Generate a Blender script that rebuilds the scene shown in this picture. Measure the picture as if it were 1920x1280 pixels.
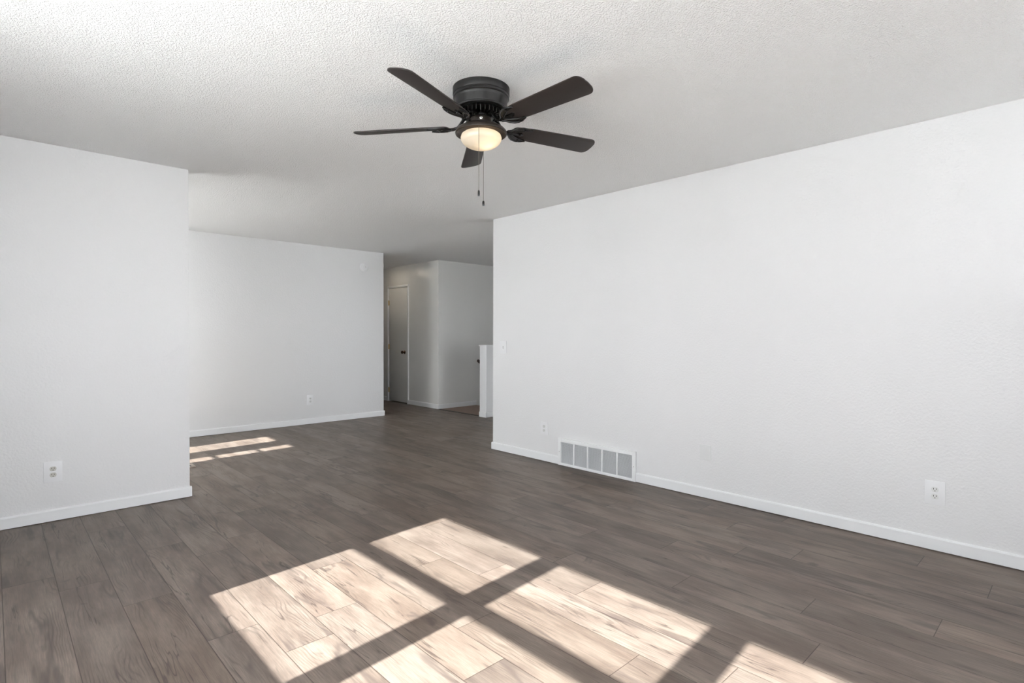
import bpy, bmesh, math, random
from mathutils import Vector, Matrix
random.seed(7)
scene = bpy.context.scene
for _o in list(bpy.data.objects):
    bpy.data.objects.remove(_o)
COL = scene.collection
PI = math.pi

# ------------------------------------------------------------------ camera
# X runs along the partition wall, Y along the long right-hand wall, Z up
CAM_H = 1.2139
yaw, pitch, roll = 0.760173, -0.011493, 0.001938
fw = Vector((math.sin(yaw) * math.cos(pitch), math.cos(yaw) * math.cos(pitch), math.sin(pitch)))
rt = Vector((math.cos(yaw), -math.sin(yaw), 0.0))
up = rt.cross(fw)
rt2 = rt * math.cos(roll) + up * math.sin(roll)
up2 = up * math.cos(roll) - rt * math.sin(roll)
cam_data = bpy.data.cameras.new('camera')
cam_data.sensor_width = 36.0
cam_data.lens = 1026.568 * 36.0 / 1920.0
cam_data.clip_start = 0.02
cam = bpy.data.objects.new('camera', cam_data)
COL.objects.link(cam)
cam.matrix_world = Matrix(((rt2.x, up2.x, -fw.x, 0), (rt2.y, up2.y, -fw.y, 0), (rt2.z, up2.z, -fw.z, CAM_H), (0, 0, 0, 1)))
scene.camera = cam

# ------------------------------------------------------------------ light and exposure
SUN_TAN, SUN_SLOPE = 0.72, 0.09
SUN_STRENGTH = 27.0
SKY = (0.955, 0.965, 1.0)
SKY_STRENGTH = 11.5
EXPOSURE = 0.23
vs = scene.view_settings
vs.view_transform = 'Standard'
vs.look = 'None'
vs.exposure = EXPOSURE
vs.gamma = 1.0
vs.use_curve_mapping = False

world = bpy.data.worlds.new('sky')
scene.world = world
world.use_nodes = True
bg = world.node_tree.nodes['Background']
bg.inputs['Color'].default_value = (*SKY, 1)
bg.inputs['Strength'].default_value = SKY_STRENGTH

sun = bpy.data.lights.new('sun', 'SUN')
sun.energy = SUN_STRENGTH
sun.angle = math.radians(0.55)
sun.color = (1.0, 0.988, 0.965)
sun_ob = bpy.data.objects.new('sun', sun)
COL.objects.link(sun_ob)
sun_ob.rotation_euler = Vector((1.0, SUN_SLOPE, -SUN_TAN)).to_track_quat('-Z', 'Y').to_euler()
sun_ob.location = (-6, 1, 5)

def portal(name, loc, sx, sy, direction):
    l = bpy.data.lights.new(name, 'AREA')
    l.shape = 'RECTANGLE'
    l.size, l.size_y = sx, sy
    l.cycles.is_portal = True
    o = bpy.data.objects.new(name, l)
    COL.objects.link(o)
    o.location = loc
    o.rotation_euler = Vector(direction).to_track_quat('-Z', 'Y').to_euler()

# ------------------------------------------------------------------ materials
def new_mat(name):
    m = bpy.data.materials.new(name)
    m.use_nodes = True
    nt = m.node_tree
    return m, nt, nt.nodes['Principled BSDF']

def simple(name, col, rough=0.5, metal=0.0, spec=0.5):
    m, nt, b = new_mat(name)
    b.inputs['Base Color'].default_value = (*col, 1)
    b.inputs['Roughness'].default_value = rough
    b.inputs['Metallic'].default_value = metal
    b.inputs['Specular IOR Level'].default_value = spec
    return m

def bumpy(name, col, rough, scale, dist, strength=1.0, detail=2.0, spec=0.3, kind='noise', ramp=None):
    m, nt, b = new_mat(name)
    b.inputs['Base Color'].default_value = (*col, 1)
    b.inputs['Roughness'].default_value = rough
    b.inputs['Specular IOR Level'].default_value = spec
    tc = nt.nodes.new('ShaderNodeTexCoord')
    n = nt.nodes.new('ShaderNodeTexNoise')
    n.inputs['Scale'].default_value = scale
    n.inputs['Detail'].default_value = detail
    n.inputs['Roughness'].default_value = 0.55
    nt.links.new(tc.outputs['Object'], n.inputs['Vector'])
    h = n.outputs['Fac']
    if ramp:
        r = nt.nodes.new('ShaderNodeValToRGB')
        r.color_ramp.elements[0].position, r.color_ramp.elements[1].position = ramp
        r.color_ramp.interpolation = 'EASE'
        nt.links.new(h, r.inputs['Fac'])
        h = r.outputs['Color']
    bp = nt.nodes.new('ShaderNodeBump')
    bp.inputs['Strength'].default_value = strength
    bp.inputs['Distance'].default_value = dist
    nt.links.new(h, bp.inputs['Height'])
    nt.links.new(bp.outputs['Normal'], b.inputs['Normal'])
    return m

M = {}
M['wall'] = bumpy('wall_paint', (0.83, 0.827, 0.84), 0.5, 75, 0.0028, 0.75, 2.0, 0.3)
M['ceiling'] = bumpy('popcorn_ceiling', (0.93, 0.926, 0.926), 0.9, 140, 0.0045, 0.75, 2.5, 0.1, ramp=(0.35, 0.7))
M['trim'] = simple('trim_paint', (0.84, 0.845, 0.86), 0.35, 0, 0.4)
M['hall_paint'] = bumpy('hall_paint', (0.80, 0.795, 0.785), 0.27, 70, 0.0010, 0.2, 2.0, 0.45)
M['door'] = simple('door_paint', (0.72, 0.715, 0.70), 0.4, 0, 0.4)
M['plate'] = simple('white_plastic', (0.84, 0.84, 0.86), 0.35)
M['ivory'] = simple('grey_plastic', (0.46, 0.44, 0.41), 0.4)
M['light_recept'] = simple('white_receptacle', (0.74, 0.745, 0.74), 0.4)
M['grey_recept'] = simple('grey_receptacle', (0.58, 0.565, 0.53), 0.4)
M['blank'] = simple('painted_plate', (0.78, 0.785, 0.79), 0.45)
M['slot'] = simple('slot_dark', (0.02, 0.018, 0.016), 0.8)
M['vent'] = simple('vent_enamel', (0.86, 0.865, 0.88), 0.4)
M['louver'] = simple('vent_louver', (0.74, 0.75, 0.77), 0.45)
M['duct'] = simple('duct_dark', (0.10, 0.10, 0.105), 0.8)
M['blade'] = simple('espresso_blade', (0.028, 0.022, 0.020), 0.5, 0, 0.35)
M['black'] = simple('black_metal', (0.018, 0.0175, 0.018), 0.42, 0.2, 0.5)
M['gloss_black'] = simple('gloss_black_metal', (0.012, 0.012, 0.012), 0.22, 0.3, 0.6)
M['bronze'] = simple('bronze_metal', (0.035, 0.027, 0.022), 0.4, 0.3, 0.5)
M['brass'] = simple('old_brass', (0.55, 0.42, 0.22), 0.35, 0.9)
M['knob'] = simple('knob_bronze', (0.10, 0.055, 0.035), 0.25, 0.8)
M['chrome'] = simple('chrome', (0.8, 0.8, 0.8), 0.12, 1.0)
M['chain'] = simple('chain_metal', (0.20, 0.17, 0.14), 0.4, 0.6)
M['rail'] = simple('dark_wood', (0.03, 0.016, 0.012), 0.35)
M['nosing'] = simple('dark_nosing', (0.045, 0.03, 0.025), 0.5)
M['carpet'] = bumpy('carpet', (0.36, 0.28, 0.24), 0.95, 400, 0.004, 0.8, 2.0, 0.05)
M['register'] = simple('register_enamel', (0.45, 0.38, 0.32), 0.45, 0.2)
M['ground'] = bumpy('patio_concrete', (0.70, 0.70, 0.69), 0.9, 20, 0.004, 0.5, 3.0, 0.2)
M['subfloor'] = simple('subfloor', (0.08, 0.07, 0.06), 0.9)

def glass_pane_mat():
    m = bpy.data.materials.new('window_glass')
    m.use_nodes = True
    nt = m.node_tree
    nt.nodes.clear()
    out = nt.nodes.new('ShaderNodeOutputMaterial')
    mix = nt.nodes.new('ShaderNodeMixShader')
    tr = nt.nodes.new('ShaderNodeBsdfTransparent')
    tr.inputs['Color'].default_value = (0.97, 0.985, 0.98, 1)
    gl = nt.nodes.new('ShaderNodeBsdfGlossy')
    gl.inputs['Roughness'].default_value = 0.02
    mix.inputs['Fac'].default_value = 0.06
    nt.links.new(tr.outputs[0], mix.inputs[1])
    nt.links.new(gl.outputs[0], mix.inputs[2])
    nt.links.new(mix.outputs[0], out.inputs['Surface'])
    return m
M['glass'] = glass_pane_mat()

def bowl_mat():
    m = bpy.data.materials.new('frosted_glass_bowl')
    m.use_nodes = True
    nt = m.node_tree
    nt.nodes.clear()
    out = nt.nodes.new('ShaderNodeOutputMaterial')
    tl = nt.nodes.new('ShaderNodeBsdfTranslucent')
    tl.inputs['Color'].default_value = (0.86, 0.80, 0.70, 1)
    df = nt.nodes.new('ShaderNodeBsdfDiffuse')
    df.inputs['Color'].default_value = (0.80, 0.74, 0.64, 1)
    gl = nt.nodes.new('ShaderNodeBsdfGlossy')
    gl.inputs['Roughness'].default_value = 0.25
    m1 = nt.nodes.new('ShaderNodeMixShader')
    m1.inputs['Fac'].default_value = 0.5
    m2 = nt.nodes.new('ShaderNodeMixShader')
    m2.inputs['Fac'].default_value = 0.05
    nt.links.new(tl.outputs[0], m1.inputs[1])
    nt.links.new(df.outputs[0], m1.inputs[2])
    nt.links.new(m1.outputs[0], m2.inputs[1])
    nt.links.new(gl.outputs[0], m2.inputs[2])
    nt.links.new(m2.outputs[0], out.inputs['Surface'])
    return m
M['bowl'] = bowl_mat()

def sheer_mat():
    m = bpy.data.materials.new('sheer_fabric')
    m.use_nodes = True
    nt = m.node_tree
    nt.nodes.clear()
    out = nt.nodes.new('ShaderNodeOutputMaterial')
    tl = nt.nodes.new('ShaderNodeBsdfTranslucent')
    tl.inputs['Color'].default_value = (0.28, 0.28, 0.275, 1)
    df = nt.nodes.new('ShaderNodeBsdfDiffuse')
    df.inputs['Color'].default_value = (0.88, 0.88, 0.87, 1)
    mx = nt.nodes.new('ShaderNodeMixShader')
    mx.inputs['Fac'].default_value = 0.4
    nt.links.new(tl.outputs[0], mx.inputs[1])
    nt.links.new(df.outputs[0], mx.inputs[2])
    nt.links.new(mx.outputs[0], out.inputs['Surface'])
    return m
M['sheer'] = sheer_mat()

PLANK_W, PLANK_0, PLANK_L = 0.1945, 0.028, 1.245

def floor_mat():
    m, nt, b = new_mat('oak_laminate')
    N, L = nt.nodes, nt.links
    def math_(op, a=None, c=None, v0=None, v1=None, v2=None, clamp=False):
        n = N.new('ShaderNodeMath')
        n.operation = op
        n.use_clamp = clamp
        if a is not None: L.new(a, n.inputs[0])
        elif v0 is not None: n.inputs[0].default_value = v0
        if c is not None: L.new(c, n.inputs[1])
        elif v1 is not None: n.inputs[1].default_value = v1
        if v2 is not None: n.inputs[2].default_value = v2
        return n.outputs[0]
    def maprange(x, a, b_, c=0.0, d=1.0, smooth=True):
        n = N.new('ShaderNodeMapRange')
        n.interpolation_type = 'SMOOTHSTEP' if smooth else 'LINEAR'
        L.new(x, n.inputs['Value'])
        for k, v in zip(('From Min', 'From Max', 'To Min', 'To Max'), (a, b_, c, d)):
            n.inputs[k].default_value = v
        return n.outputs[0]
    uv = N.new('ShaderNodeUVMap'); uv.uv_map = 'plank'
    at = N.new('ShaderNodeAttribute'); at.attribute_name = 'plank_tone'
    sep = N.new('ShaderNodeSeparateXYZ'); L.new(uv.outputs['UV'], sep.inputs[0])
    x, y = sep.outputs['X'], sep.outputs['Y']
    sc = N.new('ShaderNodeSeparateColor'); L.new(at.outputs['Color'], sc.inputs[0])
    r1, r2, r3 = sc.outputs[0], sc.outputs[1], sc.outputs[2]
    def coords(sx, sy, seed):
        c = N.new('ShaderNodeCombineXYZ')
        L.new(math_('ADD', math_('MULTIPLY', x, v1=sx), math_('MULTIPLY', r2, v1=37.0 + seed)), c.inputs['X'])
        L.new(math_('ADD', math_('MULTIPLY', y, v1=sy), math_('MULTIPLY', r3, v1=53.0 + seed)), c.inputs['Y'])
        L.new(math_('MULTIPLY', r1, v1=19.0 + seed), c.inputs['Z'])
        return c.outputs[0]
    def noise(vec, scale=1.0, detail=3.0, rough=0.5, dist=0.0):
        n = N.new('ShaderNodeTexNoise')
        n.inputs['Scale'].default_value = scale
        n.inputs['Detail'].default_value = detail
        n.inputs['Roughness'].default_value = rough
        n.inputs['Distortion'].default_value = dist
        L.new(vec, n.inputs['Vector'])
        return n.outputs['Fac']
    cloud = noise(coords(9, 2.6, 1.0), 1.0, 3.0, 0.55)
    fine = noise(coords(330, 14, 2.0), 1.0, 3.0, 0.65)
    mid = noise(coords(55, 3.2, 3.0), 1.0, 4.0, 0.6, 0.4)
    warp = noise(coords(7, 1.7, 4.0), 1.0, 2.0, 0.5)
    ring = math_('SINE', math_('ADD', math_('MULTIPLY', x, v1=420.0), math_('MULTIPLY', warp, v1=75.0)))
    ringm = noise(coords(10, 2.4, 5.0), 1.0, 2.0)
    knot = noise(coords(9, 5.5, 8.0), 1.0, 3.0, 0.6, 0.8)
    def mixc(fac, a, b_):
        n = N.new('ShaderNodeMix'); n.data_type = 'RGBA'
        L.new(fac, n.inputs['Factor'])
        for s, v in (('A', a), ('B', b_)):
            i = [k for k in n.inputs if k.name == s and k.type == 'RGBA'][0]
            if isinstance(v, tuple): i.default_value = (*v, 1)
            else: L.new(v, i)
        return [k for k in n.outputs if k.type == 'RGBA'][0]
    base = mixc(maprange(cloud, 0.3, 0.7), (0.138, 0.103, 0.083), (0.208, 0.164, 0.134))
    tone = maprange(r1, 0.0, 1.0, 0.83, 1.15, False)
    hsv = N.new('ShaderNodeHueSaturation')
    L.new(base, hsv.inputs['Color'])
    v = math_('MULTIPLY', tone, maprange(fine, 0.28, 0.72, 0.80, 1.16))
    v = math_('MULTIPLY', v, maprange(mid, 0.3, 0.72, 1.07, 0.91))
    rr = math_('MULTIPLY', maprange(ring, 0.1, 1.0), maprange(ringm, 0.48, 0.66))
    v = math_('MULTIPLY', v, math_('SUBTRACT', v0=1.0, c=math_('MULTIPLY', rr, v1=0.26)))
    L.new(v, hsv.inputs['Value'])
    L.new(maprange(r2, 0.0, 1.0, 0.86, 1.0, False), hsv.inputs['Saturation'])
    def vein(sx, sy, seed, width, mask_lo, dist):
        n = noise(coords(sx, sy, seed), 1.0, 3.0, 0.55, dist)
        k = maprange(math_('ABSOLUTE', math_('SUBTRACT', n, v1=0.5)), 0.0, width, 1.0, 0.0)
        return math_('MULTIPLY', k, maprange(noise(coords(sx * 0.9, sy * 1.3, seed + 11), 1.0, 2.0), mask_lo, mask_lo + 0.10))
    smudge = vein(8.0, 1.0, 6.0, 0.05, 0.515, 0.35)
    split = vein(15.0, 1.0, 7.0, 0.016, 0.525, 0.3)
    c = mixc(math_('MULTIPLY', smudge, v1=0.62), hsv.outputs[0], (0.074, 0.057, 0.051))
    c = mixc(math_('MULTIPLY', split, v1=0.7), c, (0.045, 0.033, 0.029))
    c = mixc(math_('MULTIPLY', maprange(knot, 0.66, 0.76), v1=0.55), c, (0.065, 0.050, 0.046))
    # joint between planks
    lm = math_('MULTIPLY', at.outputs['Alpha'], v1=2.0)
    dx = math_('MINIMUM', x, math_('SUBTRACT', v0=PLANK_W, c=x))
    dy = math_('MINIMUM', y, math_('SUBTRACT', lm, y))
    d = math_('MINIMUM', dx, dy)
    gap = maprange(d, 0.0006, 0.0024, 1.0, 0.0)
    c = mixc(math_('MULTIPLY', gap, v1=0.75), c, (0.03, 0.02, 0.015))
    L.new(c, b.inputs['Base Color'])
    L.new(maprange(fine, 0.2, 0.8, 0.36, 0.50), b.inputs['Roughness'])
    b.inputs['Specular IOR Level'].default_value = 0.27
    h = math_('SUBTRACT', math_('MULTIPLY', fine, v1=0.25), gap)
    bp = N.new('ShaderNodeBump')
    bp.inputs['Strength'].default_value = 0.5
    bp.inputs['Distance'].default_value = 0.0008
    L.new(h, bp.inputs['Height'])
    L.new(bp.outputs['Normal'], b.inputs['Normal'])
    return m
M['floor'] = floor_mat()

# ------------------------------------------------------------------ mesh helpers
class MB:
    def __init__(self):
        self.v, self.f = [], []
    def add(self, verts, faces, T=None):
        n = len(self.v)
        for p in verts:
            p = Vector(p)
            self.v.append(T @ p if T else p)
        self.f += [tuple(i + n for i in f) for f in faces]
        return self
    def box(self, a, b, T=None):
        (x0, y0, z0), (x1, y1, z1) = a, b
        vs_ = [(x0, y0, z0), (x1, y0, z0), (x1, y1, z0), (x0, y1, z0), (x0, y0, z1), (x1, y0, z1), (x1, y1, z1), (x0, y1, z1)]
        return self.add(vs_, [(0, 3, 2, 1), (4, 5, 6, 7), (0, 1, 5, 4), (1, 2, 6, 5), (2, 3, 7, 6), (3, 0, 4, 7)], T)
    def prism(self, pts, z0, z1, T=None):
        n = len(pts)
        vs_ = [(p[0], p[1], z0) for p in pts] + [(p[0], p[1], z1) for p in pts]
        fs = [tuple(reversed(range(n))), tuple(range(n, 2 * n))]
        fs += [(i, (i + 1) % n, n + (i + 1) % n, n + i) for i in range(n)]
        return self.add(vs_, fs, T)
    def lathe(self, prof, seg=48, T=None):
        vs_, fs = [], []
        n = len(prof)
        for i in range(seg):
            a = 2 * PI * i / seg
            for r, z in prof:
                vs_.append((max(r, 1e-5) * math.cos(a), max(r, 1e-5) * math.sin(a), z))
        for i in range(seg):
            j = (i + 1) % seg
            for k in range(n - 1):
                fs.append((i * n + k, i * n + k + 1, j * n + k + 1, j * n + k))
        return self.add(vs_, fs, T)
    def tube(self, pts, rad, seg=10, T=None, flat=1.0):
        pts = [Vector(p) for p in pts]
        n = len(pts)
        rad = rad if isinstance(rad, (list, tuple)) else [rad] * n
        vs_, fs = [], []
        for i, p in enumerate(pts):
            t = (pts[min(i + 1, n - 1)] - pts[max(i - 1, 0)]).normalized()
            a = t.cross(Vector((0, 0, 1)))
            if a.length < 1e-3: a = t.cross(Vector((1, 0, 0)))
            a.normalize()
            b_ = a.cross(t)
            for k in range(seg):
                th = 2 * PI * k / seg
                vs_.append(p + a * (rad[i] * math.cos(th)) + b_ * (rad[i] * flat * math.sin(th)))
        for i in range(n - 1):
            for k in range(seg):
                l = (k + 1) % seg
                fs.append((i * seg + k, i * seg + l, (i + 1) * seg + l, (i + 1) * seg + k))
        fs += [tuple(range(seg)), tuple((n - 1) * seg + k for k in reversed(range(seg)))]
        return self.add(vs_, fs, T)
    def sphere(self, c, r, seg=12, rings=8, scale=(1, 1, 1), T=None):
        c = Vector(c)
        prof = [(r * math.sin(PI * i / rings), -r * math.cos(PI * i / rings)) for i in range(rings + 1)]
        X = Matrix.Translation(c) @ Matrix.Diagonal((*scale, 1))
        return self.lathe(prof, seg, (T @ X) if T else X)
    def mesh(self, name, mat, smooth=None, bevel=0.0, seg=2):
        me = bpy.data.meshes.new(name)
        bm = bmesh.new()
        vv = [bm.verts.new(p) for p in self.v]
        for f in self.f:
            try: bm.faces.new([vv[i] for i in f])
            except ValueError: pass
        if not bevel: bmesh.ops.remove_doubles(bm, verts=bm.verts, dist=1e-6)
        bmesh.ops.recalc_face_normals(bm, faces=bm.faces)
        if bevel:
            es = [e for e in bm.edges if len(e.link_faces) == 2 and e.calc_face_angle(0) > 0.6]
            bmesh.ops.bevel(bm, geom=es, offset=bevel, segments=seg, profile=0.6, affect='EDGES', clamp_overlap=True)
        bm.to_mesh(me)
        bm.free()
        me.materials.append(mat)
        if smooth is not None or bevel:
            for p in me.polygons: p.use_smooth = True
            me.set_sharp_from_angle(angle=math.radians(smooth if smooth else 35))
        return me
    def build(self, name, mat, parent=None, smooth=None, bevel=0.0, seg=2, loc=None):
        o = bpy.data.objects.new(name, self.mesh(name, mat, smooth, bevel, seg))
        COL.objects.link(o)
        if parent: o.parent = parent
        if loc: o.location = loc
        return o

def tag(o, label=None, cat=None, group=None, kind=None):
    if label: o['label'] = label
    if cat: o['category'] = cat
    if group: o['group'] = group
    if kind: o['kind'] = kind
    return o

def empty(name, loc, rz=0.0):
    o = bpy.data.objects.new(name, None)
    COL.objects.link(o)
    o.location = loc
    o.rotation_euler = (0, 0, rz)
    o.empty_display_size = 0.1
    return o

def struct(name, mb, mat, label, cat, **k):
    return tag(mb.build(name, mat, **k), label, cat, kind='structure')

def rounded(pts, rad, seg=6):
    """round the corners of a convex polygon; rad is one radius or one per corner"""
    out, n = [], len(pts)
    for i in range(n):
        p, a, b = Vector(pts[i]), Vector(pts[i - 1]), Vector(pts[(i + 1) % n])
        r = rad[i] if isinstance(rad, (list, tuple)) else rad
        if r <= 0:
            out.append(tuple(p)); continue
        u, w = (a - p).normalized(), (b - p).normalized()
        s, e = p + u * r, p + w * r
        for k in range(seg + 1):
            t = k / seg
            q = s * (1 - t) ** 2 + p * 2 * t * (1 - t) + e * t ** 2
            out.append((q.x, q.y))
    return out

# ------------------------------------------------------------------ the room shell
H = 2.44
UR, VR = 3.864, 4.357        # right-hand wall face and its end
UL, VL = 1.070, 4.624        # partition end and face
UF, VF = 4.268, 7.287        # far wall end and face
UH, VH = 5.297, 7.317        # hall corner
UW, VB = -0.60, -3.60        # window wall face, back wall face
TH = 0.12
VEND, UEND, VENT = 11.0, 7.5, 2.5

# floor: one mesh of laid planks
ROW_END = {0: 3.556, 1: 3.332, 2: 2.952, 3: 2.390, 4: 3.346, 6: 1.500, 7: 3.030, 8: 2.409, 9: 3.360, 10: 1.640,
           11: 1.961, 12: 1.369, 13: 0.854, 14: 0.418, 15: 1.338, 16: 1.101, 17: 0.309, 18: 0.610, 19: 1.365}
PALE = {(5, 1), (3, 2), (5, 2)}
def build_floor():
    me = bpy.data.meshes.new('floor')
    bm = bmesh.new()
    uvl = bm.loops.layers.uv.new('plank')
    cl = bm.loops.layers.float_color.new('plank_tone')
    rng = random.Random(21)
    r0 = int(math.floor((UW - 0.1 - PLANK_0) / PLANK_W))
    r1 = int(math.ceil((UEND - PLANK_0) / PLANK_W))
    for r in range(r0, r1):
        x0 = PLANK_0 + r * PLANK_W
        ref = ROW_END.get(r, rng.uniform(0, PLANK_L))
        lo, hi = VB - 0.05, VEND
        x1 = x0 + PLANK_W
        if x0 > UH - 0.02: lo, hi = VENT, 6.09
        if x0 < UH - 0.02 < x1: x1 = UH
        k = math.floor((lo - ref) / PLANK_L)
        while ref + k * PLANK_L < hi:
            a = ref + k * PLANK_L
            y0, y1 = max(a, lo), min(a + PLANK_L, hi)
            vs_ = [bm.verts.new((xx, yy, 0)) for xx, yy in ((x0, y0), (x1, y0), (x1, y1), (x0, y1))]
            f = bm.faces.new(vs_)
            c = (rng.random(), rng.random(), rng.random(), PLANK_L / 2)
            for l in f.loops:
                l[uvl].uv = (l.vert.co.x - x0, l.vert.co.y - a)
                l[cl] = c
            k += 1
    bm.to_mesh(me)
    bm.free()
    me.materials.append(M['floor'])
    o = bpy.data.objects.new('floor', me)
    COL.objects.link(o)
    return tag(o, 'grey brown oak laminate plank floor running through all the rooms', 'floor', kind='structure')
build_floor()
struct('ground', MB().box((-40, -40, -0.5), (40, 40, -0.35)), M['ground'], 'pale concrete patio outside the house', 'ground')
sub = MB().box((UW - TH, VB - TH, -0.12), (UH, VEND + TH, -0.004)).box((UH, VENT - TH, -0.12), (UEND + TH, 6.09, -0.004)).box((UH, 7.9, -0.12), (UH + 0.82, 9.2, -0.004))
struct('floor_subfloor', sub, M['subfloor'], 'dark subfloor under the laminate planks', 'floor')
struct('ceiling', MB().box((UW - TH, VB - TH, H), (UEND + TH, VEND + TH, H + 0.15)), M['ceiling'],
       'white textured popcorn ceiling above the rooms', 'ceiling')

# window units: (y0, y1) of the glass, shared heights
Z_SILL, Z_MEET0, Z_MEET1, Z_HEAD = 0.979, 1.552, 1.604, 2.048
Z_DOOR = 2.19
COLS = [(-0.17, 0.659), (0.82, 1.652), (1.795, 2.682)]
SIDE = [(5.668, 5.825), (6.140, 6.470)]

def wall_x(name, x0, x1, y0, y1, holes, mat, label):
    """wall in a constant-x plane with rectangular holes (y0,y1,z0,z1) sorted by y"""
    mb = MB()
    y = y0
    for (a, b, z0, z1) in holes:
        mb.box((x0, y, 0), (x1, a, H))
        if z0 > 0: mb.box((x0, a, 0), (x1, b, z0))
        mb.box((x0, a, z1), (x1, b, H))
        y = b
    mb.box((x0, y, 0), (x1, y1, H))
    return struct(name, mb, mat, label, 'wall')

WIN = (-0.28, 2.77, Z_SILL - 0.10, Z_HEAD + 0.10)
SDW = (4.90, 7.10, 0.0, Z_DOOR + 0.10)
wall_x('wall_window', UW - TH, UW, VB - TH, VEND + TH, [WIN, SDW], M['wall'], 'white outer wall holding the window beside the camera')
BW = (1.75, 3.65, 0.0, 2.10)
mb = MB()
mb.box((UW, VB - TH, 0), (BW[0], VB, H)).box((BW[1], VB - TH, 0), (UR + TH, VB, H)).box((BW[0], VB - TH, BW[3]), (BW[1], VB, H))
struct('wall_back', mb, M['wall'], 'white wall behind the camera holding the added glass door', 'wall')
struct('wall_right', MB().box((UR, VB, 0), (UR + TH, VR, H)), M['wall'], 'long white wall on the right with the air return vent', 'wall', bevel=0.004)
struct('wall_light_block', MB().box((UR - 0.85, -1.0, 0), (UR, -0.5, 1.5)), M['wall'], 'unseen low block added behind the camera to shade the right wall', 'wall')  # out-of-view block, added to keep back-door light off the right wall
struct('wall_left', MB().box((UW, VL, 0), (UL, VL + TH, H)), M['wall'], 'short white partition wall on the left of the room', 'wall', bevel=0.004)
struct('wall_far', MB().box((UW, VF, 0), (UF, VF + TH, H)), M['wall'], 'white far wall of the dining area with the smoke alarm', 'wall', bevel=0.004)
struct('wall_corridor', MB().box((UF - TH, VF + TH, 0), (UF, VEND, H)), M['hall_paint'], 'left wall of the dark hallway', 'wall')
DY0, DY1, DZ = 8.228, 8.868, 2.068
wall_x('wall_hall', UH, UH + TH, VH + TH, VEND + TH, [(DY0, DY1, 0, DZ)], M['hall_paint'], 'grey-lit hallway wall holding the narrow closet door')
struct('wall_stair', MB().box((UH, VH, -1.5), (UEND + TH, VH + TH, H)), M['hall_paint'], 'wall beside the stair landing', 'wall')
struct('wall_end', MB().box((UW - TH, VEND, 0), (UH + TH, VEND + TH, H)), M['hall_paint'], 'end wall of the hallway', 'wall')
PW = (4.08, 5.25, 0.0, 2.12)
struct('wall_entry', MB().box((UEND, VENT, -1.5), (UEND + TH, VH, H)), M['hall_paint'], 'outer wall of the entry beyond the half wall', 'wall')
struct('wall_porch', MB().box((UR + TH, VENT - TH, 0), (PW[0], VENT, H)).box((PW[1], VENT - TH, 0), (UEND + TH, VENT, H)).box((PW[0], VENT - TH, PW[3]), (PW[1], VENT, H)), M['hall_paint'], 'entry wall behind the long right wall', 'wall')
cl_ = MB().box((UH + TH, DY0 - 0.3, 0), (UH + 0.7, DY0 - 0.2, H)).box((UH + TH, DY1 + 0.2, 0), (UH + 0.7, DY1 + 0.3, H)).box((UH + 0.7, DY0 - 0.3, 0), (UH + 0.8, DY1 + 0.3, H))
struct('wall_closet', cl_, M['hall_paint'], 'closet walls behind the narrow hallway door', 'wall')

# landing, stair and half wall
PU, PV0, PV1, PZ = 5.258, 6.086, 6.214, 1.068
lm = MB().box((UH + 0.03, PV1, -0.2), (6.1, VH, 0.0))
for i in range(5):
    lm.box((6.1 + 0.27 * i, PV1, -0.2 - 0.19 * (i + 1)), (6.1 + 0.27 * (i + 1) + 0.02, VH, -0.19 * (i + 1)))
struct('floor_landing', lm, M['carpet'], 'beige carpeted landing at the head of the stairs', 'floor')
struct('trim_1', MB().box((UH - 0.012, PV1 - 0.12, -0.03), (UH + 0.035, VH - 0.012, 0.006)), M['nosing'], 'dark edge strip between planks and carpet', 'trim', bevel=0.003)
struct('wall_half', MB().box((PU + 0.012, PV0, -1.4), (UEND, PV1, PZ - 0.02)), M['wall'], 'low white half wall guarding the stairs', 'wall', bevel=0.003)
struct('trim_2', MB().box((PU - 0.012, PV0 - 0.022, PZ - 0.02), (UEND, PV1 + 0.022, PZ)), M['trim'], 'flat white cap on the half wall', 'trim', bevel=0.004)
struct('trim_3', MB().box((PU, PV0 - 0.012, 0.0), (PU + 0.012, PV1 + 0.012, PZ - 0.02)), M['trim'], 'white end board of the half wall', 'trim', bevel=0.003)

# baseboards: eased top edge
BH, BT = 0.079, 0.012
def board(mb, p0, p1, out, h=BH, t=BT, z0=0.005, ext0=0.0, ext1=0.0):
    p0, p1, out = Vector((*p0, 0)), Vector((*p1, 0)), Vector((*out, 0))
    d = (p1 - p0).normalized()
    p0, p1 = p0 - d * ext0, p1 + d * ext1
    prof = [(0, z0), (t, z0), (t, h - 0.010), (t * 0.72, h - 0.003), (t * 0.35, h), (0, h)]
    n = len(prof)
    vs_ = [p0 + out * a + Vector((0, 0, z)) for a, z in prof] + [p1 + out * a + Vector((0, 0, z)) for a, z in prof]
    fs = [tuple(range(n)), tuple(reversed(range(n, 2 * n)))] + [(i, (i + 1) % n, n + (i + 1) % n, n + i) for i in range(n)]
    mb.add(vs_, fs)
    return mb
V_VENT0, V_VENT1 = 2.563, 3.415
mb = board(MB(), (UR, -0.5), (UR, V_VENT0), (-1, 0))
board(mb, (UR, V_VENT1), (UR, VR), (-1, 0), ext1=BT)
board(mb, (UR, VR), (UR + TH, VR), (0, 1))
struct('baseboard_right', mb, M['trim'], 'white baseboard along the long right wall', 'baseboard')
mb = board(MB(), (UW, VL), (UL, VL), (0, -1), ext1=BT)
board(mb, (UL, VL), (UL, VL + TH), (1, 0))
struct('baseboard_left', mb, M['trim'], 'white baseboard along the left partition wall', 'baseboard')
mb = board(MB(), (UW, VF), (UF, VF), (0, -1), ext1=BT)
board(mb, (UF, VF), (UF, VEND), (1, 0))
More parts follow.
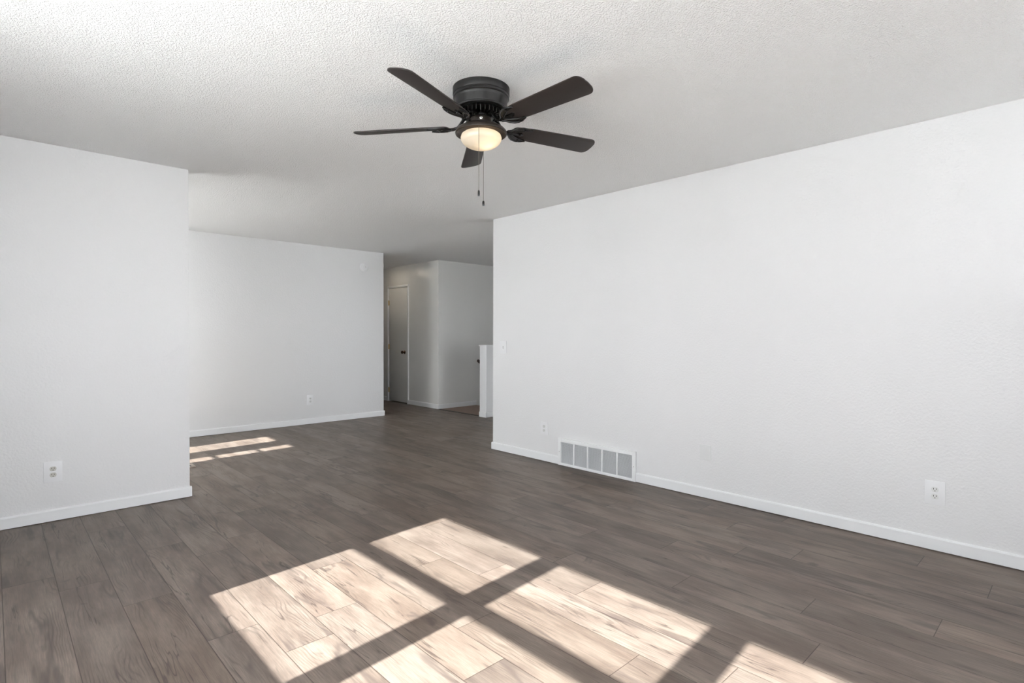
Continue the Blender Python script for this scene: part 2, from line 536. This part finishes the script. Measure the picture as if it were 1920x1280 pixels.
struct('baseboard_far', mb, M['trim'], 'white baseboard along the far wall', 'baseboard')
mb = board(MB(), (UH, VH), (UH, DY0 - 0.035), (-1, 0), ext0=BT)
board(mb, (UH, DY1 + 0.035), (UH, VEND), (-1, 0))
struct('baseboard_hall', mb, M['trim'], 'white baseboard on the hallway wall beside the closet door', 'baseboard')
struct('baseboard_stair', board(MB(), (UH, VH), (6.1, VH), (0, -1)), M['trim'], 'white baseboard on the wall beside the stair landing', 'baseboard')
mb = board(MB(), (PU, PV0 - 0.012), (PU, PV1 + 0.012), (-1, 0))
board(mb, (PU, PV0), (UEND, PV0), (0, -1))
struct('baseboard_half', mb, M['trim'], 'white baseboard around the foot of the half wall', 'baseboard')
mb = board(MB(), (UW, VB), (UW, 5.6), (1, 0))
struct('baseboard_window', mb, M['trim'], 'white baseboard under the windows', 'baseboard')

# windows in the window wall
def window_unit(name, label, hole, panes, rails_z, bars=()):
    root = tag(empty(name, (UW - 0.055, (hole[0] + hole[1]) / 2, hole[2])), label, 'window', kind='structure')
    ox, oy, oz = root.location
    x0, x1 = -0.025, 0.025
    fr = MB()
    fr.box((x0, hole[0] - oy, 0), (x1, hole[1] - oy, rails_z[0] - oz))
    fr.box((x0, hole[0] - oy, rails_z[-1] - oz), (x1, hole[1] - oy, hole[3] - oz))
    ys = [hole[0]] + [v_ for p in panes for v_ in p] + [hole[1]]
    for a, b in zip(ys[0::2], ys[1::2]):
        fr.box((x0, a - oy, rails_z[0] - oz), (x1, b - oy, rails_z[-1] - oz))
    fr.build('window_frame', M['trim'], root)
    for (a, b) in panes:
        for z0, z1 in zip(rails_z[1:-1:2], rails_z[2:-1:2]):
            MB().box((x0, a - oy, z0 - oz), (x1, b - oy, z1 - oz)).build('meeting_rail', M['trim'], root)
        MB().box((-0.003, a - oy, rails_z[0] - oz), (0.003, b - oy, rails_z[-1] - oz)).build('window_pane', M['glass'], root)
    for (a, b, z0, z1) in bars:
        MB().box((x0, a - oy, z0 - oz), (x1, b - oy, z1 - oz)).build('glazing_bar', M['trim'], root)
    st = MB().box((0.025, hole[0] - oy, -0.0), (0.085, hole[1] - oy, 0.012))
    st.build('window_stool', M['trim'], root)
    return root
window_unit('window_1', 'wide triple window beside the camera throwing sun on the floor', WIN, COLS, [Z_SILL, Z_MEET0, Z_MEET1, Z_HEAD])
# dining patio door: white sheer panels leave two narrow gaps for the sun
dd = tag(empty('door_3', (UW - 0.055, 6.0, 0)), 'dining patio door with sheer panels throwing thin sun strips', 'door', kind='structure')
fr = MB()
fr.box((-0.025, SDW[0] - 6, 0), (0.025, SDW[1] - 6, 0.10)).box((-0.025, SDW[0] - 6, Z_DOOR), (0.025, SDW[1] - 6, SDW[3]))
for y in (SDW[0], 5.90, SDW[1] - 0.08):
    fr.box((-0.025, y - 6, 0.10), (0.025, y + 0.08 - 6, Z_DOOR))
fr.build('door_frame', M['trim'], dd)
MB().box((-0.003, SDW[0] + 0.08 - 6, 0.10), (0.003, SDW[1] - 0.08 - 6, Z_DOOR)).build('door_pane', M['glass'], dd)
for z in (1.61, 1.916):
    MB().box((-0.012, SDW[0] + 0.08 - 6, z), (0.012, 5.90 - 6, z + 0.022)).build('glazing_bar', M['trim'], dd)
edges = [SDW[0] - 0.02, SIDE[0][0], SIDE[0][1], SIDE[1][0], SIDE[1][1], SDW[1] + 0.02]
for a, b in zip(edges[0::2], edges[1::2]):
    n = max(6, int((b - a) / 0.02))
    MB().add([(0.075 + 0.008 * math.sin(i * 1.3), a + (b - a) * i / n - 6, z) for z in (0.02, 2.28) for i in range(n + 1)],
             [(i, i + 1, n + 2 + i, n + 1 + i) for i in range(n)]).build('sheer_panel', M['sheer'], dd, smooth=60)
# unseen glass door added behind the camera for frontal daylight
root = tag(empty('added_door_2', ((BW[0] + BW[1]) / 2, VB - 0.06, 0)), 'added sliding glass door behind the camera, letting in frontal daylight', 'door', kind='structure')
hw = (BW[1] - BW[0]) / 2
for s in (-1, 1):
    a, b = (-hw, 0.03) if s < 0 else (-0.03, hw)
    yo = 0.02 * s
    fr = MB().box((a, yo - 0.018, 0.0), (b, yo + 0.018, 0.10)).box((a, yo - 0.018, 2.02), (b, yo + 0.018, 2.10))
    fr.box((a, yo - 0.018, 0.10), (a + 0.06, yo + 0.018, 2.02)).box((b - 0.06, yo - 0.018, 0.10), (b, yo + 0.018, 2.02))
    fo = fr.build('door_frame', M['trim'], root)
    MB().box((a + 0.06, yo - 0.003, 0.10), (b - 0.06, yo + 0.003, 2.02)).build('door_pane', M['glass'], fo)
portal('sky_portal', (UW - TH - 0.02, (WIN[0] + WIN[1]) / 2, (WIN[2] + WIN[3]) / 2), WIN[1] - WIN[0], WIN[3] - WIN[2], (1, 0, 0))
portal('sky_portal', (UW - TH - 0.02, (SDW[0] + SDW[1]) / 2, (SDW[2] + SDW[3]) / 2), SDW[1] - SDW[0], SDW[3] - SDW[2], (1, 0, 0))
portal('sky_portal', ((BW[0] + BW[1]) / 2, VB - TH - 0.02, 1.05), BW[1] - BW[0], 2.1, (0, 1, 0))

# unseen glazed door added in the entry to light far and stair walls
portal('sky_portal', ((PW[0] + PW[1]) / 2, VENT - TH - 0.02, PW[3] / 2), PW[1] - PW[0], PW[3], (0, 1, 0))
root = tag(empty('added_door_4', ((PW[0] + PW[1]) / 2, VENT - 0.06, 0)), 'added glazed door behind the long right wall, lighting the far and stair walls', 'door', kind='structure')
hw, hh = (PW[1] - PW[0]) / 2, PW[3]
MB().box((-hw, -0.02, 0), (hw, 0.02, 0.12)).box((-hw, -0.02, hh - 0.08), (hw, 0.02, hh)).box((-hw, -0.02, 0.12), (-hw + 0.07, 0.02, hh - 0.08)).box((hw - 0.07, -0.02, 0.12), (hw, 0.02, hh - 0.08)).build('door_frame', M['trim'], root)
MB().box((-hw + 0.07, -0.003, 0.12), (hw - 0.07, 0.003, hh - 0.08)).build('door_pane', M['glass'], root)

# closet door in the hallway
door = tag(empty('door_1', (UH, (DY0 + DY1) / 2, 0)), 'narrow flat white closet door in the hallway', 'door', kind='structure')
yc = (DY0 + DY1) / 2
MB().box((0.004, 8.239 - yc, 0.018), (0.038, 8.857 - yc, 2.062)).build('door_panel', M['door'], door, bevel=0.002)
cs = MB()
cs.box((-0.013, DY0 - 0.036 - yc, 0), (0.0, DY0 + 0.004 - yc, DZ + 0.036)).box((-0.013, DY1 - 0.004 - yc, 0), (0.0, DY1 + 0.036 - yc, DZ + 0.036))
cs.box((-0.013, DY0 + 0.004 - yc, DZ - 0.004), (0.0, DY1 - 0.004 - yc, DZ + 0.036))
cs.box((0.0, DY0 - yc, 0), (TH, DY0 + 0.008 - yc, DZ)).box((0.0, DY1 - 0.008 - yc, 0), (TH, DY1 - yc, DZ)).box((0.0, DY0 - yc, DZ - 0.006), (TH, DY1 - yc, DZ))
cs.build('door_casing', M['trim'], door, bevel=0.002)
for z in (0.21, 1.0, 1.80):
    h = MB().lathe([(0.0, -0.047), (0.006, -0.047), (0.0065, -0.04), (0.0065, 0.04), (0.006, 0.047), (0.0, 0.047)], 10, Matrix.Translation((-0.004, 8.860 - yc, z)))
    h.box((0.0, 8.838 - yc, z - 0.044), (0.0055, 8.860 - yc, z + 0.044))
    h.build('hinge', M['brass'], door, smooth=40)['label'] = 'brass hinge on the closet door'
kb = MB().lathe([(0, 0), (0.031, 0), (0.033, 0.004), (0.028, 0.009), (0.013, 0.013), (0.011, 0.03), (0.016, 0.036), (0.026, 0.044), (0.029, 0.054), (0.025, 0.064), (0.012, 0.069), (0, 0.07)], 24,
               Matrix.Translation((0.004, 8.392 - 0.06 - yc + 0.0, 0.909)) @ Matrix.Rotation(-PI / 2, 4, 'Y'))
kb.build('door_knob', M['knob'], door, smooth=40)['label'] = 'round dark bronze knob'

# ------------------------------------------------------------------ ceiling fan
FX, FY = 1.782, 2.101
fan = tag(empty('ceiling_fan', (FX, FY, H)), 'black five-blade ceiling fan with a lit frosted bowl lamp', 'ceiling fan')
Z = lambda z: z - H
prof = [(0.0, 0.0), (0.142, 0.0), (0.142, -0.030), (0.1405, -0.033), (0.1375, -0.035), (0.1375, -0.040), (0.1395, -0.043), (0.1395, -0.048), (0.1345, -0.051),
        (0.1345, -0.055), (0.133, -0.058), (0.131, -0.064), (0.129, -0.092), (0.127, -0.098), (0.128, -0.102), (0.126, -0.106), (0.118, -0.107), (0.105, -0.104), (0.0, -0.104)]
MB().lathe(prof, 64).build('motor_housing', M['black'], fan, smooth=28)
hub = MB().lathe([(0.0, -0.100), (0.098, -0.100), (0.098, -0.112), (0.090, -0.118), (0.070, -0.134), (0.060, -0.138), (0.060, -0.146), (0.0, -0.146)], 48)
for i in range(30):                                        # cooling fins round the rotor
    T = Matrix.Rotation(2 * PI * i / 30, 4, 'Z')
    hub.box((0.066, -0.0022, -0.137), (0.104, 0.0022, -0.108), T)
hub.build('rotor_hub', M['gloss_black'], fan, smooth=35)
MB().lathe([(0.0, -0.142), (0.051, -0.142), (0.0525, -0.146), (0.0525, -0.176), (0.050, -0.181), (0.0, -0.181)], 40).build('switch_housing', M['bronze'], fan, smooth=35)
tocam = Vector((-FX, -FY, 0)).normalized()
tright = Vector((rt.x, rt.y, 0))
port = MB()
pc = tocam * 0.053
Tp = Matrix.Translation((pc.x, pc.y, -0.160)) @ Vector((tocam.x, tocam.y, 0)).to_track_quat('Z', 'Y').to_matrix().to_4x4()
port.lathe([(0, 0), (0.0075, 0), (0.0075, 0.003), (0.0045, 0.004), (0.004, 0.010), (0.0025, 0.011), (0.0025, 0.004)], 16, Tp)
port.build('chain_port', M['chrome'], fan, smooth=40)['label'] = 'small chrome chain port'
MB().lathe([(0.0, -0.178), (0.052, -0.178), (0.060, -0.181), (0.082, -0.184), (0.103, -0.191), (0.119, -0.201), (0.1275, -0.211), (0.1295, -0.218), (0.1285, -0.223), (0.125, -0.2245),
            (0.1215, -0.221), (0.118, -0.212), (0.107, -0.205), (0.060, -0.200), (0.0, -0.199)], 64).build('light_fitter', M['bronze'], fan, smooth=40)
bp_ = []
for i in range(15):
    a = i / 14 * PI / 2
    bp_.append((0.1025 * math.cos(a), -0.241 - 0.056 * math.sin(a)))
bowl = MB().lathe([(0.090, -0.222), (0.098, -0.228)] + bp_, 64)
bowl.build('light_bowl', M['bowl'], fan, smooth=60)['label'] = 'glowing frosted glass bowl'
bl = bpy.data.lights.new('fan_lamp', 'POINT')
bl.energy = 0.22
bl.color = (1.0, 0.78, 0.52)
bl.shadow_soft_size = 0.018
blo = bpy.data.objects.new('fan_lamp', bl)
COL.objects.link(blo)
blo.parent = fan
bq = tright * 0.028 + tocam * 0.02
blo.location = (bq.x, bq.y, -0.252)

PHI, PIT, BZ = 3.4788, 0.2395, 2.259 - H
R0, R1 = 0.170, 0.664
out = [(R0, -0.040), (R0 + 0.10, -0.0535), (R1 - 0.012, -0.063), (R1, -0.030), (R1 + 0.002, 0.0), (R1, 0.030), (R1 - 0.012, 0.063), (R0 + 0.10, 0.0535), (R0, 0.040)]
out = rounded(out, [0.025, 0.0, 0.026, 0.0, 0.0, 0.0, 0.026, 0.0, 0.025], 6)
blade_me = MB().prism(out, -0.003, 0.003).mesh('blade', M['blade'], bevel=0.0012, seg=2)
br = MB()
# ornate leaf plate under the blade root
half = [(0.142, 0.010), (0.160, 0.018), (0.172, 0.036), (0.190, 0.050), (0.214, 0.057), (0.240, 0.056), (0.270, 0.047), (0.262, 0.040), (0.238, 0.040), (0.222, 0.034), (0.226, 0.024), (0.216, 0.016), (0.228, 0.006)]
outline = half + [(a, -b) for a, b in reversed(half)]
zc = -0.0062
for sgn in (1, -1):
    hp = half if sgn > 0 else [(a, -b) for a, b in half]
    mid_ = [(0.142, 0.0), (0.160, 0.0), (0.178, 0.004 * sgn), (0.190, 0.010 * sgn), (0.202, 0.016 * sgn), (0.210, 0.018 * sgn)]
    br.prism(([(a, b) for a, b in hp[:9]] + [hp[9], (0.205, 0.030 * sgn), (0.190, 0.026 * sgn), (0.176, 0.014 * sgn), (0.160, 0.004 * sgn), (0.142, 0.0)]), zc - 0.004, zc + 0.003)
    br.tube([(a, b, zc - 0.003) for a, b in [hp[0], hp[1], hp[2], hp[3], hp[4], hp[5], hp[6]]], [0.006, 0.006, 0.0055, 0.0055, 0.005, 0.0045, 0.002], 8)
    br.tube([(0.168, 0.006 * sgn, zc - 0.003), (0.188, 0.018 * sgn, zc - 0.003), (0.205, 0.026 * sgn, zc - 0.003), (0.225, 0.036 * sgn, zc - 0.002), (0.250, 0.040 * sgn, zc - 0.001)], [0.004, 0.004, 0.0035, 0.003, 0.0015], 8)
    br.lathe([(0, -0.006), (0.005, -0.005), (0.006, 0.0)], 12, Matrix.Translation((0.226, 0.047 * sgn, zc - 0.003)))
br.prism([(0.142, -0.010), (0.200, -0.008), (0.226, -0.010), (0.236, 0.0), (0.226, 0.010), (0.200, 0.008), (0.142, 0.010)], zc - 0.004, zc + 0.003)
br.lathe([(0, -0.006), (0.005, -0.005), (0.006, 0.0)], 12, Matrix.Translation((0.216, 0, zc - 0.003)))
ROLL = Matrix.Rotation(-PIT, 4, 'X')
for i, p in enumerate(br.v): br.v[i] = ROLL @ p
# drooping arm from the rotor, and its mounting foot
br.tube([(0.050, 0, 0.048), (0.072, 0, 0.046), (0.090, 0, 0.036), (0.104, 0, 0.016), (0.120, 0, -0.002), (0.140, 0, -0.008), (0.160, 0, -0.0075)],
        [0.010, 0.011, 0.0105, 0.010, 0.009, 0.0095, 0.007], 12, flat=0.75)
br.box((0.046, -0.018, 0.042), (0.084, 0.018, 0.052))
for s in (-1, 1): br.lathe([(0, -0.005), (0.0045, -0.004), (0.005, 0.0)], 10, Matrix.Translation((0.070, 0.012 * s, 0.042)))
bracket_me = br.mesh('blade_bracket', M['gloss_black'], smooth=45)
for k in range(5):
    a = PHI + k * 2 * PI / 5
    b_ = bpy.data.objects.new('blade_bracket', bracket_me)
    COL.objects.link(b_)
    b_.parent = fan
    b_.location = (0, 0, BZ)
    b_.rotation_euler = (0, 0, a)
    o = bpy.data.objects.new('blade', blade_me)
    COL.objects.link(o)
    o.parent = fan
    o.matrix_local = Matrix.Translation((0, 0, BZ)) @ Matrix.Rotation(a, 4, 'Z') @ ROLL
def pull_chain(base, z0, z1, fob_r, fob_l):
    mb_ = MB()
    n = int((z0 - z1) / 0.0046)
    for i in range(n):
        mb_.sphere((0, 0, z0 - i * 0.0046), 0.0017, 6, 4)
    mb_.tube([(0, 0, z0), (0, 0, z1)], 0.0007, 6)
    c = mb_.build('pull_chain', M['chain'], fan, smooth=60, loc=(base.x, base.y, 0))
    prof_ = [(0, 0.004), (0.002, 0.003), (fob_r * 0.75, 0.0), (fob_r, -0.004), (fob_r, -fob_l + 0.004), (fob_r * 0.75, -fob_l), (0, -fob_l)]
    MB().lathe([(r, z + z1) for r, z in prof_], 16).build('chain_fob', M['gloss_black'], c, smooth=40)
pull_chain(tocam * 0.1205 - tright * 0.011, Z(2.214), Z(1.905), 0.0050, 0.026)
pull_chain(-tocam * 0.126 + tright * 0.012, Z(2.214), Z(1.915), 0.0058, 0.024)

# flush lamp in the hallway, mirrored as a small bright spot on the hall wall
def flush_lamp(x, y, watts, label):
    hl = tag(empty('ceiling_light', (x, y, H)), label, 'ceiling light')
    MB().lathe([(0, 0), (0.165, 0), (0.175, -0.012), (0.175, -0.058), (0.168, -0.060), (0.165, -0.020), (0.0, -0.018)], 40).build('lamp_base', M['trim'], hl, smooth=35)
    MB().lathe([(0.122, -0.020)] + [(0.125 * math.cos(i / 10 * PI / 2), -0.035 - 0.085 * math.sin(i / 10 * PI / 2)) for i in range(11)], 40).build('lamp_shade', M['bowl'], hl, smooth=60)
    hb = bpy.data.lights.new('lamp_bulb', 'POINT')
    hb.energy = watts
    hb.color = (1.0, 0.97, 0.93)
    hb.shadow_soft_size = 0.03
    hbo = bpy.data.objects.new('lamp_bulb', hb)
    COL.objects.link(hbo)
    hbo.parent = hl
    hbo.location = (0, 0, -0.07)
flush_lamp(4.78, 8.50, 115.0, 'small round flush ceiling lamp in the hallway, mirrored on the hall wall')

# ------------------------------------------------------------------ outlets, switch, cover plates
def wall_frame(pos, normal):
    """empty on a wall: local x to the viewer's right, local y out of the wall, local z up"""
    n = Vector((*normal, 0))
    return pos, math.atan2(n.y, n.x) - PI / 2

def duplex_outlet(pos, normal, w, h, label, recept_mat):
    p, rz = wall_frame(pos, normal)
    root = tag(empty('wall_outlet', p, rz), label, 'outlet', 'duplex outlets on the walls')
    hw_, hh = w / 2, h / 2
    pl = MB().box((-hw_, 0.0, -hh), (hw_, 0.0062, hh))
    pl.build('cover_plate', M['plate'], root, bevel=0.0016, seg=2)
    Ty = Matrix.Rotation(PI / 2, 4, 'X')              # prism axis to -y
    for s in (1, -1):
        cz = 0.0197 * s
        # rounded receptacle face with flattened top and bottom
        pts = []
        for i in range(40):
            a = 2 * PI * i / 40
            pts.append((0.0172 * math.cos(a), max(-0.0143, min(0.0143, 0.0172 * math.sin(a)))))
        rc = MB().prism(pts, -0.0072, -0.004, Matrix.Translation((0, 0, cz)) @ Ty)
        ro = rc.build('receptacle', recept_mat, root)
        for x, hh_ in ((-0.0063, 0.0038), (0.0063, 0.0046)):
            MB().box((x - 0.0013, 0.0068, cz + 0.0035 - hh_), (x + 0.0013, 0.0075, cz + 0.0035 + hh_)).build('slot', M['slot'], ro)
        g = [(0.0025 * math.cos(2 * PI * i / 14), 0.0025 * math.sin(2 * PI * i / 14)) for i in range(14)]
        MB().prism(g, -0.0075, -0.0068, Matrix.Translation((0, 0, cz - 0.0078)) @ Ty).build('ground_hole', M['slot'], ro)
        rg = []
        for i in range(40):
            a = 2 * PI * i / 40
            rg.append((0.0183 * math.cos(a), max(-0.0154, min(0.0154, 0.0183 * math.sin(a)))))
        MB().prism(rg, -0.00575, -0.004, Matrix.Translation((0, 0, cz)) @ Ty).build('receptacle_rim', M['ivory'], root)
    MB().lathe([(0, 0.0), (0.003, 0.0), (0.0025, 0.0012), (0, 0.0016)], 12, Matrix.Translation((0, 0.0055, 0)) @ Matrix.Rotation(-PI / 2, 4, 'X')).build('screw', M['plate'], root)
    return root
duplex_outlet((0.284, VL, 0.322), (0, -1), 0.094, 0.132, 'white outlet with grey sockets on the left partition wall', M['grey_recept'])
duplex_outlet((UR, 0.587, 0.3275), (-1, 0), 0.092, 0.133, 'white outlet on the right wall beyond the blank plate, nearest the camera', M['light_recept'])
duplex_outlet((UR, 3.607, 0.316), (-1, 0), 0.094, 0.122, 'white outlet on the right wall just left of the air vent', M['light_recept'])
duplex_outlet((3.139, VF, 0.328), (0, -1), 0.094, 0.140, 'small distant white outlet on the far dining wall', M['light_recept'])

p, rz = wall_frame((UR, 4.193, 1.086), (-1, 0))
sw = tag(empty('light_switch', p, rz), 'white toggle light switch near the end of the right wall', 'light switch')
MB().box((-0.048, 0, -0.067), (0.048, 0.0055, 0.067)).build('cover_plate', M['plate'], sw, bevel=0.003, seg=3)
MB().box((-0.0055, 0.004, -0.013), (0.0055, 0.0062, 0.013)).build('switch_slot', M['ivory'], sw)
MB().prism([(0.004, -0.008), (0.018, -0.014), (0.018, -0.007), (0.004, 0.006)], -0.0045, 0.0045, Matrix(((0, 0, 1, 0), (1, 0, 0, 0), (0, 1, 0, 0), (0, 0, 0, 1)))).build('toggle', M['plate'], sw, bevel=0.001)
for s in (-1, 1):
    MB().lathe([(0, 0.0), (0.003, 0.0), (0.0025, 0.0012), (0, 0.0016)], 12, Matrix.Translation((0, 0.0055, 0.030 * s)) @ Matrix.Rotation(-PI / 2, 4, 'X')).build('screw', M['plate'], sw)

p, rz = wall_frame((UR, 1.961, 0.341), (-1, 0))
bk = tag(empty('blank_cover_plate', p, rz), 'plain blank cover plate on the right wall between vent and outlet', 'cover plate')
MB().box((-0.043, 0, -0.058), (0.043, 0.0055, 0.058)).build('cover_plate', M['blank'], bk, bevel=0.003, seg=3)
for s in (-1, 1):
    MB().lathe([(0, 0.0), (0.003, 0.0), (0.0025, 0.0012), (0, 0.0016)], 12, Matrix.Translation((0, 0.0055, 0.042 * s)) @ Matrix.Rotation(-PI / 2, 4, 'X')).build('screw', M['blank'], bk)

# ------------------------------------------------------------------ return air vent
VW, VHT, VD = V_VENT1 - V_VENT0, 0.250, 0.020
p, rz = wall_frame((UR, (V_VENT0 + V_VENT1) / 2, 0.003), (-1, 0))
vent = tag(empty('return_air_vent', p, rz), 'white louvred return air vent set into the baseboard of the right wall', 'vent')
hw_ = VW / 2
fr = MB()
m0, mt, mb0, bar = 0.034, 0.034, 0.024, 0.014
fr.box((-hw_, 0, 0), (-hw_ + m0, VD, VHT)).box((hw_ - m0, 0, 0), (hw_, VD, VHT))
fr.box((-hw_ + m0, 0, 0), (hw_ - m0, VD, mb0)).box((-hw_ + m0, 0, VHT - mt), (hw_ - m0, VD, VHT))
cw = (VW - 2 * m0 - 4 * bar) / 5
cells = []
x = -hw_ + m0
for i in range(5):
    cells.append((x, x + cw))
    if i < 4: fr.box((x + cw, 0.002, mb0), (x + cw + bar, VD - 0.004, VHT - mt))
    x += cw + bar
fr.build('vent_frame', M['vent'], vent, bevel=0.002)
MB().box((-hw_ + 0.01, 0.0, 0.01), (hw_ - 0.01, 0.0012, VHT - 0.01)).build('duct_opening', M['duct'], vent)
NS = 20
for (a, b) in cells:
    lv = MB()
    zz0, zz1 = mb0, VHT - mt
    for j in range(NS):
        z = zz0 + (j + 0.5) * (zz1 - zz0) / NS
        # each slat slopes down towards the room
        lv.add([(a, 0.003, z + 0.0018), (b, 0.003, z + 0.0018), (b, 0.0150, z - 0.0032), (a, 0.0150, z - 0.0032),
                (a, 0.003, z + 0.0026), (b, 0.003, z + 0.0026), (b, 0.0150, z - 0.0024), (a, 0.0150, z - 0.0024)],
               [(0, 3, 2, 1), (4, 5, 6, 7), (0, 1, 5, 4), (1, 2, 6, 5), (2, 3, 7, 6), (3, 0, 4, 7)])
    lv.build('louver_panel', M['louver'], vent)
for s in (-1, 1):
    MB().lathe([(0, 0.0), (0.004, 0.0), (0.0035, 0.0015), (0, 0.002)], 12, Matrix.Translation(((hw_ - 0.016) * s, VD, 0.125)) @ Matrix.Rotation(-PI / 2, 4, 'X')).build('screw', M['ivory'], vent)

# ------------------------------------------------------------------ smoke alarm on the far wall
p, rz = wall_frame((3.945, VF, 2.200), (0, -1))
sm = tag(empty('smoke_detector', p, rz), 'round white smoke detector high on the far dining wall', 'smoke detector')
Ty = Matrix.Rotation(-PI / 2, 4, 'X')
MB().lathe([(0, 0), (0.064, 0), (0.064, 0.006), (0.061, 0.010), (0.0, 0.010)], 40, Ty).build('mounting_base', M['plate'], sm, smooth=35)
MB().lathe([(0.0, 0.010), (0.056, 0.010), (0.056, 0.034), (0.053, 0.041), (0.046, 0.045), (0.030, 0.047), (0.028, 0.044), (0.024, 0.044), (0.022, 0.048), (0, 0.048)], 40, Ty).build('detector_body', M['plate'], sm, smooth=35)
MB().lathe([(0, 0.048), (0.006, 0.048), (0.005, 0.050), (0, 0.0505)], 14, Matrix.Translation((0.0, 0, 0.0)) @ Ty).build('test_button', M['ivory'], sm, smooth=35)

# ------------------------------------------------------------------ floor register behind the partition
rg = tag(empty('floor_register', (1.205, 5.685, 0)), 'small beige metal floor register just behind the left partition', 'floor vent')
MB().box((-0.145, -0.07, 0), (0.145, 0.07, 0.011)).build('register_plate', M['register'], rg, bevel=0.002)
sl = MB()
for i in range(12):
    sl.box((-0.115 + i * 0.02, -0.05, 0.0105), (-0.105 + i * 0.02, 0.05, 0.0116))
sl.build('register_slots', M['duct'], rg)

# ------------------------------------------------------------------ stair handrail on the far side of the half wall
hr = tag(empty('stair_handrail', (5.35, PV1 + 0.06, 0)), 'dark wooden stair handrail, its end showing past the half wall', 'handrail')
MB().tube([(-0.096, 0, 0.836), (-0.088, 0, 0.834), (-0.05, 0, 0.812), (0.5, 0, 0.48), (1.2, 0, -0.02)], [0.012, 0.022, 0.024, 0.024, 0.024], 16).build('rail', M['rail'], hr, smooth=45)
for x, z in ((0.25, 0.655), (1.0, 0.12)):
    MB().tube([(x, 0, z - 0.02), (x, -0.02, z - 0.05), (x, -0.06, z - 0.055)], 0.006, 10).build('rail_bracket', M['knob'], hr, smooth=45)
